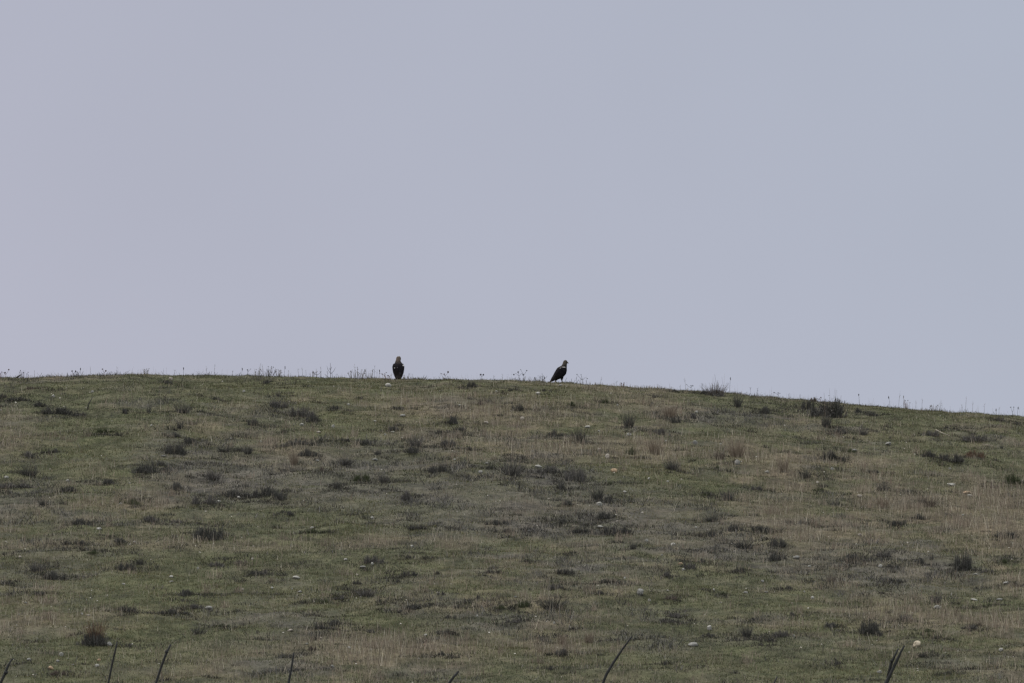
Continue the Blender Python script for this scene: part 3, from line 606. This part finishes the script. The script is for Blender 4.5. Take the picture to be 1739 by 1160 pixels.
def weed(u, v, hp, kind, look, seed, back=.15):
    r = random.Random(seed); x, y, z, sc = crest(u, back); H = hp * sc; q = []; heads = []
    zb = -.06
    lean = r.uniform(-.12, .12) * H
    if kind == 'spike':
        q.append(tube([(0, 0, zb), (lean * .4, 0, H * .5), (lean, 0, H)], [.006, .005, .003])); heads.append(((lean, 0, H * .93), .022, 2.6))
    elif kind == 'stalk':
        q.append(tube([(0, 0, zb), (lean * .4, 0, H * .5), (lean, 0, H)], [.007, .005, .0025]))
        for k in range(3):
            t = r.uniform(.5, .9); q.append(tube([(lean * t, 0, H * t), (lean * t + r.uniform(-.05, .05), 0, H * t + .05)], [.004, .002]))
    elif kind == 'umbel':
        n = r.randint(2, 3); q.append(tube([(0, 0, zb), (lean * .3, 0, H * .5)], [.008, .006]))
        for k in range(n):
            tx = (k - (n - 1) / 2) * H * .42 + r.uniform(-.03, .03) + lean; tz = H * r.uniform(.55, 1.0)
            q.append(tube([(lean * .3, 0, H * .45), (tx * .6, r.uniform(-.03, .03), H * .7), (tx, 0, tz)], [.006, .005, .004])); heads.append(((tx, 0, tz), r.uniform(.016, .036), r.uniform(.5, 1.5)))
    elif kind == 'forked':
        q.append(tube([(0, 0, zb), (.01, 0, H * .35), (-.01, 0, H)], [.013, .011, .005]))
        for sx, t0, t1 in ((.17, .3, .72), (-.13, .35, .82), (.05, .6, .78), (-.05, .55, .7)):
            q.append(tube([(0, 0, H * t0), (sx * .7, 0, H * (t0 + t1) / 2), (sx, 0, H * t1)], [.009, .007, .003]))
    elif kind == 'bushy':
        for k in range(16):
            a = r.uniform(-1, 1) * H * .55; hh = H * r.uniform(.45, 1)
            q.append(tube([(a * .3, r.uniform(-.05, .05), zb), (a, r.uniform(-.06, .06), hh)], [.006, .003]))
            if k < 7: heads.append(((a, 0, hh), .016, 1.4))
    V, F, Cc = comb(q, {'dark': (.05, .045, .042), 'pink': (.17, .12, .10), 'pale': (.15, .135, .115)}[look.split()[0]])
    o = link('dead_weed', np_mesh('dead_weed', V, F, Cc, M_twig)); o.location = (x, y, z)
    for i, (p, rr, el) in enumerate(heads):
        h = link('seed_head', head_mesh(rr, el, seed * 10 + i, {'dark': (.045, .04, .04), 'pink': (.15, .10, .09), 'pale': (.15, .13, .11)}[look.split()[0]]), o); h.location = p
    tag(o, cat='weed', group='dead weeds along the skyline')
    nn = dict(spike='single-headed weed stalk', stalk='bare thin weed stalk', umbel='weed with clustered seed heads', forked='forked weed', bushy='bushy seeding weed')[kind]
    if kind == 'forked' and hp > 20: o['label'] = 'tall dark forked weed standing on the skyline left of the rear-view eagle'
    else: locate(o, u, v - hp / 2, nn, {'dark': 'dark', 'pink': 'pinkish', 'pale': 'pale'}[look])
W_ = """436 638 16 bushy pale|451 638 20 bushy pale|466 638 14 stalk dark|472 638 12 bushy pale|514 640 18 stalk pale|530 640 10 bushy pale|545 641 22 stalk pale|598 641 14 bushy pale|608 641 22 bushy pale|628 641 16 bushy pale|640 641 18 stalk pale|664 642 12 stalk pale|690 643 12 bushy pale|700 643 10 stalk pale|3 640 12 bushy pink|9 640 15 umbel pink|39 640 17 bushy dark|58 640 16 stalk pale|124 638 13 umbel dark|137 637 14 spike dark|153 637 18 stalk pale|177 636 12 umbel pink|197 636 16 stalk pale
247 636 10 bushy pale|296 637 12 stalk pale|311 637 13 spike dark|351 637 18 stalk pale|363 637 20 stalk pale|394 637 12 stalk pale|410 637 13 spike dark|420 637 13 umbel dark|440 638 24 stalk pale|446 638 22 stalk pale
458 638 18 bushy dark|482 639 17 spike dark|490 639 12 stalk pale|507 639 15 stalk pale|520 640 14 stalk pale|537 640 16 forked pale|545 640 12 stalk dark|561 640 28 forked dark|556 640 14 stalk dark|604 641 26 stalk pale|614 641 14 bushy pale|621 641 20 stalk pale
635 641 24 stalk dark|644 641 16 spike dark|650 641 14 umbel pink|658 642 10 bushy pink|756 644 14 umbel pink|818 645 12 umbel dark|838 645 10 stalk pale|853 645 12 stalk pale|882 645 20 umbel dark|890 646 22 umbel dark|909 647 9 spike dark
921 647 17 forked dark|925 648 9 spike dark|979 651 15 stalk dark|990 651 20 umbel dark|986 651 16 stalk dark|1020 655 14 stalk pale|1047 656 10 stalk pale|1057 657 8 bushy pink|1117 661 10 stalk pale|1155 664 10 stalk pale|1165 665 22 stalk pale|1174 666 12 umbel dark|1192 668 14 stalk dark
1239 670 28 spike dark|1276 671 18 stalk dark|1287 672 16 stalk dark|1322 676 12 umbel dark|1341 678 9 stalk dark|1359 680 8 stalk dark|1394 683 10 umbel pink|1402 684 8 stalk dark|1460 688 19 spike dark|1480 689 8 stalk pale|1512 692 20 spike dark|1526 693 32 stalk pale
1535 693 22 spike pale|1541 694 16 bushy pink|1556 695 16 stalk pale|1566 696 20 stalk pale|1587 697 16 bushy pale|1598 698 22 stalk pale|1634 701 16 stalk pale|1640 701 28 stalk pale|1652 702 22 stalk pale|1672 704 20 stalk pale|1692 706 10 spike pale|1697 706 14 stalk pale|1720 707 17 umbel dark|1728 707 14 spike dark"""
for i, l in enumerate(W_.replace('\n', '|').split('|')):
    u, v, hp, kd, lk = l.split(); weed(float(u), float(v), float(hp), kd, lk, 300 + i, back=random.uniform(-.4, .5))
# dark stub of wood leaning on the crest at left, pale stick at right
def stick(name, pts, rad, label, m=M_wood, colr=None):
    V, F = tube(pts, rad, 7); o = link(name, np_mesh(name, V, F, np.tile(np.array(colr or (.04, .035, .03)), (len(V), 1)), m)); tag(o, label, 'stick'); return o
x, y, z, sc = crest(24); stick('wood_stub', [(x, y, z - .05), (x + .12, y, z + .05), (x + .22, y + .02, z + .12)], [.035, .03, .012], 'dark stub of wood leaning on the crest at far left')
x, y, z, sc = hit(153, 697); stick('leaning_twig', [(x - .10, y, z - .05), (x - .04, y, z + .2), (x + .08, y + .02, z + .42)], [.022, .018, .007], 'dark twig leaning right near the left skyline')
x, y, z, sc = hit(1601, 739); x2, y2, z2, _ = hit(1589, 733); x3, y3, z3, _ = hit(1613, 743)
stick('pale_stick', [(x2, y2, z2 + .06), (x, y, z + .06), (x3, y3, z3 + .05)], [.012, .015, .009], 'pale bare stick lying in grass under the right skyline', M_stone, (.30, .27, .22))
x, y, z, sc = hit(1677, 759); stick('pale_stick', [(x - .18, y, z + .08), (x, y, z + .05), (x + .2, y, z + .04)], [.008, .012, .007], 'small pale stick lying near the right edge', M_stone, (.40, .34, .28))

# ------------------------------------------------------------------ dead stems and stakes on the level ground before the slope
def stem(name, pts, r0, r1, label, cat, depth=166.0, forks=(), knots=()):
    P = []
    for (u, v) in pts:
        dx, dy, dz = ray(u, v); P.append(Vector((CAM[0] + dx / dy * depth, depth, CAM[2] + dz / dy * depth)))
    # carry the lowest segment down into the ground
    g = float(ground(P[0].x, depth)); d = (P[0] - P[1]).normalized(); k = (P[0].z - g + .15) / max(-d.z, .25)
    foot = P[0] + d * k * .8; foot.z = g - .15
    mid = P[0] * .5 + foot * .5 + Vector((.02, .03, 0))
    Q_ = [foot, mid] + P; n = len(Q_); r0 *= .70; r1 *= .74; rad = [(r0 * 1.15 + (r1 - r0 * 1.15) * (i / (n - 1)) ** 1.8) * random.uniform(.88, 1.1) for i in range(n)]
    base = foot.copy(); L = [tube([p - base for p in Q_], rad, 8)]
    for (ku, kv, kr) in knots:
        dx, dy, dz = ray(ku, kv); c = Vector((dx / dy * depth, depth, CAM[2] + dz / dy * depth)) - base
        L.append(tube([c + Vector((0, 0, -kr)), c + Vector((0, 0, -kr * .4)), c + Vector((0, 0, kr * .5)), c + Vector((0, 0, kr))], [kr * .3, kr, kr * .9, kr * .2], 7))
    V, F, Cc = comb(L, (.03, .03, .03)); o = link(name, np_mesh(name, V, F, Cc, M_wood, smooth=True)); o.location = base
    tag(o, label, cat, 'dead stems rising along the bottom edge')
    for f in forks:
        PP = []
        for (u, v) in f[0]:
            dx, dy, dz = ray(u, v); PP.append(Vector((dx / dy * depth, depth + .05, CAM[2] + dz / dy * depth)) - base)
        V, F = tube(PP, f[1], 7); link('side_branch', np_mesh('side_branch', V, F, np.full((len(V), 3), .03), M_wood, smooth=True), o)
    return o
stem('dead_branch', [(1, 1160), (8, 1145), (14, 1130), (19, 1121)], .048, .026, 'dark bare branch tip in the bottom left corner', 'branch', knots=[(10, 1142, .05)], forks=[([(18, 1122), (22, 1119), (25, 1120)], [.022, .016, .008])])
stem('stake', [(184, 1160), (191, 1125), (197, 1100), (199, 1090)], .032, .020, 'thin dark stake beside the rusty-topped mound, tip upright', 'stake')
stem('dead_branch', [(265, 1160), (273, 1135), (281, 1113), (290, 1094)], .046, .026, 'dark knobbly branch leaning right, second stem right of the mound', 'branch', knots=[(283, 1107, .045)])
stem('stake', [(490, 1160), (494, 1140), (497, 1122), (499, 1108)], .036, .027, 'straight thin dark stake, alone at bottom left of centre', 'stake')
stem('dead_branch', [(763, 1160), (770, 1150), (779, 1140)], .045, .034, 'short blunt branch end leaning right at the bottom centre', 'branch')
stem('dead_branch', [(1024, 1160), (1030, 1145), (1042, 1125), (1056, 1104), (1070, 1085), (1074, 1080)], .044, .016, 'long curved dead branch arching right, tallest at bottom right of centre', 'branch')
stem('dead_branch', [(1505, 1160), (1513, 1143), (1523, 1122), (1530, 1107), (1536, 1096)], .060, .026, 'thick forked dead branch pointing right below the big cream stone', 'branch',
     forks=[([(1508, 1152), (1513, 1128), (1519, 1115), (1526, 1101)], [.040, .034, .026, .018])], knots=[(1514, 1122, .035)])
stem('dead_branch', [(1313, 1163), (1320, 1149)], .03, .018, 'tiny dark branch tip showing at the bottom edge, right of centre', 'branch')

# ------------------------------------------------------------------ eagles
ZP = .00104
def loft(rings, seg=20, up=Vector((0, 1, 0))):
    """rings: (centre x, z, in-plane half width, lateral half width, lateral offset)"""
    V = []; F = []; n = len(rings)
    for i, (cx, cz, a, b, oy) in enumerate(rings):
        p0 = rings[max(i - 1, 0)]; p1 = rings[min(i + 1, n - 1)]
        d = Vector((p1[0] - p0[0], 0, p1[1] - p0[1])).normalized(); nn = Vector((-d.z, 0, d.x))
        for k in range(seg):
            t = 2 * math.pi * k / seg; q = Vector((cx, oy, cz)) + nn * (a * math.cos(t)) + Vector((0, 1, 0)) * (b * math.sin(t)); V.append(tuple(q))
    for i in range(n - 1):
        for k in range(seg):
            A = i * seg + k; B_ = i * seg + (k + 1) % seg; F += [(A, B_, B_ + seg), (A, B_ + seg, A + seg)]
    for e_, r_ in ((0, 1), (n - 1, -1)):
        c = len(V); V.append((rings[e_][0], rings[e_][4], rings[e_][1]))
        for k in range(seg):
            a_, b_ = e_ * seg + k, e_ * seg + (k + 1) % seg; F.append((c, b_, a_) if r_ > 0 else (c, a_, b_))
    return np.array(V, float), np.array(F)
def eagle(name, rear):
    P = lambda X, Z: ((X - 760) * ZP, (1012 - Z) * ZP)
    L = []
    if not rear:
        sp_ = [(850, 276, .034, .038), (862, 308, .068, .058), (864, 350, .076, .062), (850, 395, .077, .062), (840, 440, .084, .074), (826, 490, .100, .10),
               (800, 548, .142, .14), (752, 625, .182, .16), (690, 700, .176, .165), (612, 775, .150, .15), (530, 845, .104, .12), (460, 900, .070, .09), (415, 945, .042, .07), (370, 985, .024, .062), (325, 1014, .010, .050)]
    else:
        sp_ = [(862, 264, .034, .046), (868, 290, .062, .076), (866, 340, .070, .090), (850, 385, .070, .086), (830, 430, .072, .096), (815, 475, .085, .118), (795, 520, .11, .145), (765, 580, .14, .185),
               (730, 650, .15, .19), (700, 720, .14, .18), (670, 790, .12, .165), (640, 860, .085, .15), (612, 920, .055, .130), (590, 970, .035, .115), (575, 1006, .018, .10)]
    L.append(loft([(*P(a, b), c, d, 0) for a, b, c, d in sp_]))
    for s in (1, -1):                                   # folded wings
        if not rear:
            wr = [(868, 500, .030, .020, .085), (850, 540, .085, .035, .130), (800, 610, .118, .042, .150), (730, 690, .125, .042, .152), (650, 760, .105, .036, .145), (560, 830, .078, .030, .120), (480, 895, .050, .022, .09), (410, 955, .022, .014, .06)]
        else:
            wr = [(845, 515, .03, .020, .105), (820, 548, .085, .036, .150), (780, 610, .12, .042, .165), (740, 690, .125, .040, .160), (700, 770, .105, .036, .150), (655, 850, .080, .030, .132), (620, 920, .05, .024, .112), (595, 975, .025, .014, .095)]
        L.append(loft([(*P(a, b), c, d, s * e_) for a, b, c, d, e_ in wr], 16))
    # thighs, shanks and feet
    legs = [((750, 775), (755, 880), (752, 925), (768, 990), .07), ((640, 790), (590, 890), (556, 940), (548, 992), -.07)]
    if rear: legs = [((740, 775), (745, 880), (740, 925), (760, 992), .07), ((740, 775), (745, 880), (740, 925), (760, 992), -.07)]
    for a, b, c, d, oy in legs:
        L.append(loft([(*P(*a), .075, .055, oy), (*P(*b), .045, .040, oy), (*P(*c), .024, .024, oy), (*P(*d), .015, .015, oy)], 12))
        fx, fz = P(*d)
        for an in (-.5, 0, .5, math.pi):
            l = .075 if an != math.pi else .05; e1 = (fx + math.cos(an) * l * .6, oy + math.sin(an) * l * .6, fz - .001); e2 = (fx + math.cos(an) * l, oy + math.sin(an) * l, fz - .022)
            L.append(tube([(fx, oy, fz), e1, e2], [.014, .012, .005], 8))
    # tail feathers
    if not rear: L.append(loft([(*P(470, 900), .035, .06, 0), (*P(390, 975), .016, .075, 0), (*P(318, 1016), .008, .07, 0)], 14))
    # beak: deep base, hooked tip
    hx, hz = P(925, 352) if not rear else P(925, 345)
    L.append(tube([(hx - .02, 0, hz), (hx + .010, 0, hz - .002), (hx + .032, 0, hz - .012), (hx + .045, 0, hz - .030), (hx + .046, 0, hz - .046)], [.034, .030, .022, .012, .004], 10))
    V, F, _ = join([(v, f, np.zeros((len(v), 3))) for v, f in L])
    tmp = np_mesh('tmp', V, F); to = bpy.data.objects.new('tmp', tmp); col.objects.link(to)
    rm = to.modifiers.new('r', 'REMESH'); rm.mode = 'VOXEL'; rm.voxel_size = .0065; rm.use_smooth_shade = True
    sm = to.modifiers.new('s', 'SMOOTH'); sm.factor = .5; sm.iterations = 3
    dg = bpy.context.evaluated_depsgraph_get(); me = bpy.data.meshes.new_from_object(to.evaluated_get(dg)); me.name = name
    bpy.data.objects.remove(to)
    if rear:                                            # head turned to look over its right
        pass
    n = len(me.vertices); V = np.empty(n * 3, np.float32); me.vertices.foreach_get('co', V); V = V.reshape(-1, 3)
    if rear:
        t = np.clip((V[:, 2] - .56) / .08, 0, 1); a = t * R(35); cx, cz = P(850, 0)[0], 0
        X_ = V[:, 0] - cx; Y_ = V[:, 1].copy(); V[:, 0] = cx + X_ * np.cos(a) + Y_ * np.sin(a); V[:, 1] = -X_ * np.sin(a) + Y_ * np.cos(a)
        me.vertices.foreach_set('co', V.ravel())
    x, y, z = V.T
    c = np.tile(np.array([.0115, .0105, .0125]), (n, 1))
    fe = fbm(x * 1.0 + z * .6, y + z, .05, 5, 3)[:, None]
    c = c * (1 + .5 * fe)
    wingm = (np.abs(y) > .10) & (z < .45); c[wingm] = c[wingm] * .9
    low = np.clip((.30 - z) / .25, 0, 1)[:, None] * np.clip((.02 - x) / .1, 0, 1)[:, None]; c = c * (1 - low) + np.array([.022, .019, .018]) * (1 + .6 * fe) * low
    # pale golden nape and crown, darker face and throat
    hd = np.clip((z - (.55 if rear else .525) - .25 * (x - .06)) / .11, 0, 1)[:, None] * (.62 + .55 * np.clip((z - .58) / .12, 0, 1))[:, None]
    hd = np.clip(hd, 0, 1)
    tan = np.array([.088, .078, .064]) if not rear else np.array([.105, .086, .072])
    c = c * (1 - hd) + tan * (1 + .35 * fe) * hd
    if not rear:
        fc = (np.clip((x - .135) / .03, 0, 1) * np.clip((z - .50) / .05, 0, 1))[:, None]; c = c * (1 - fc * .75) + np.array([.03, .028, .028]) * fc * .75
    # white shoulder braces
    def patch(px, py, pz, r, cl_=(.55, .53, .50)):
        q = np.exp(-(((x - px) / r[0]) ** 2 + ((y - py) / r[1]) ** 2 + ((z - pz) / r[2]) ** 2) ** 2)[:, None]
        nonlocal c; c = c * (1 - q) + np.array(cl_) * q
    if not rear:
        for s in (1, -1):
            patch(.055, s * .12, .523, (.062, .06, .010)); patch(-.060, s * .10, .490, (.018, .05, .016), (.38, .37, .36))
    else:
        patch(-.02, -.175, .465, (.2, .035, .028), (.5, .49, .48)); patch(-.11, .135, .378, (.2, .018, .016), (.5, .49, .48)); patch(-.11, .04, .395, (.2, .012, .020), (.14, .14, .15))
        patch(-.11, .142, .13, (.2, .008, .06), (.10, .10, .11)); patch(-.12, -.05, .20, (.2, .03, .03), (.035, .035, .045))
    if not rear:
        bk = (x > hx + .005) & (z > .60) & (z < .70); c[bk] = (.11, .105, .10); cere = bk & (x < hx + .022); c[cere] = (.12, .11, .075)
        ey = (np.abs(x - .150) < .010) & (np.abs(z - .690) < .010) & (np.abs(y) > .03); c[ey] = (.01, .008, .006)
    ft = (z < .030) & (np.abs(np.abs(y) - .07) < .06) & (x > -.30 if not rear else x > -.1); c[ft] = (.20, .16, .08)
    a_ = me.color_attributes.new('tint', 'FLOAT_COLOR', 'POINT'); c4 = np.ones((n, 4), np.float32); c4[:, :3] = np.clip(c, .003, 1); a_.data.foreach_set('color', c4.ravel())
    me.materials.clear(); me.materials.append(M_feather)
    me.polygons.foreach_set('use_smooth', np.ones(len(me.polygons), bool)); me.update()
    return link(name, me)
x, y, z, sc = hit(954.5, 648.5)
e1 = eagle('eagle', False); e1.location = (x, y, max(z, float(ground(x - .2, y))) - .004); k = sc / .02; e1.scale = (k, k, k)
tag(e1, 'black-brown eagle in profile facing right on the crest, pale nape and white shoulder mark', 'eagle')
x, y, z, sc = hit(676.5, 643.5)
e2 = eagle('eagle', True); e2.location = (x, y, z - .004); k = sc / .02; e2.scale = (k * 1.0, k, k * 1.01); e2.rotation_euler = (0, 0, R(92))
tag(e2, 'dark eagle seen from behind on the crest, tawny head and small white spots', 'eagle')
write_labels()
print('shrubs', n_sh)
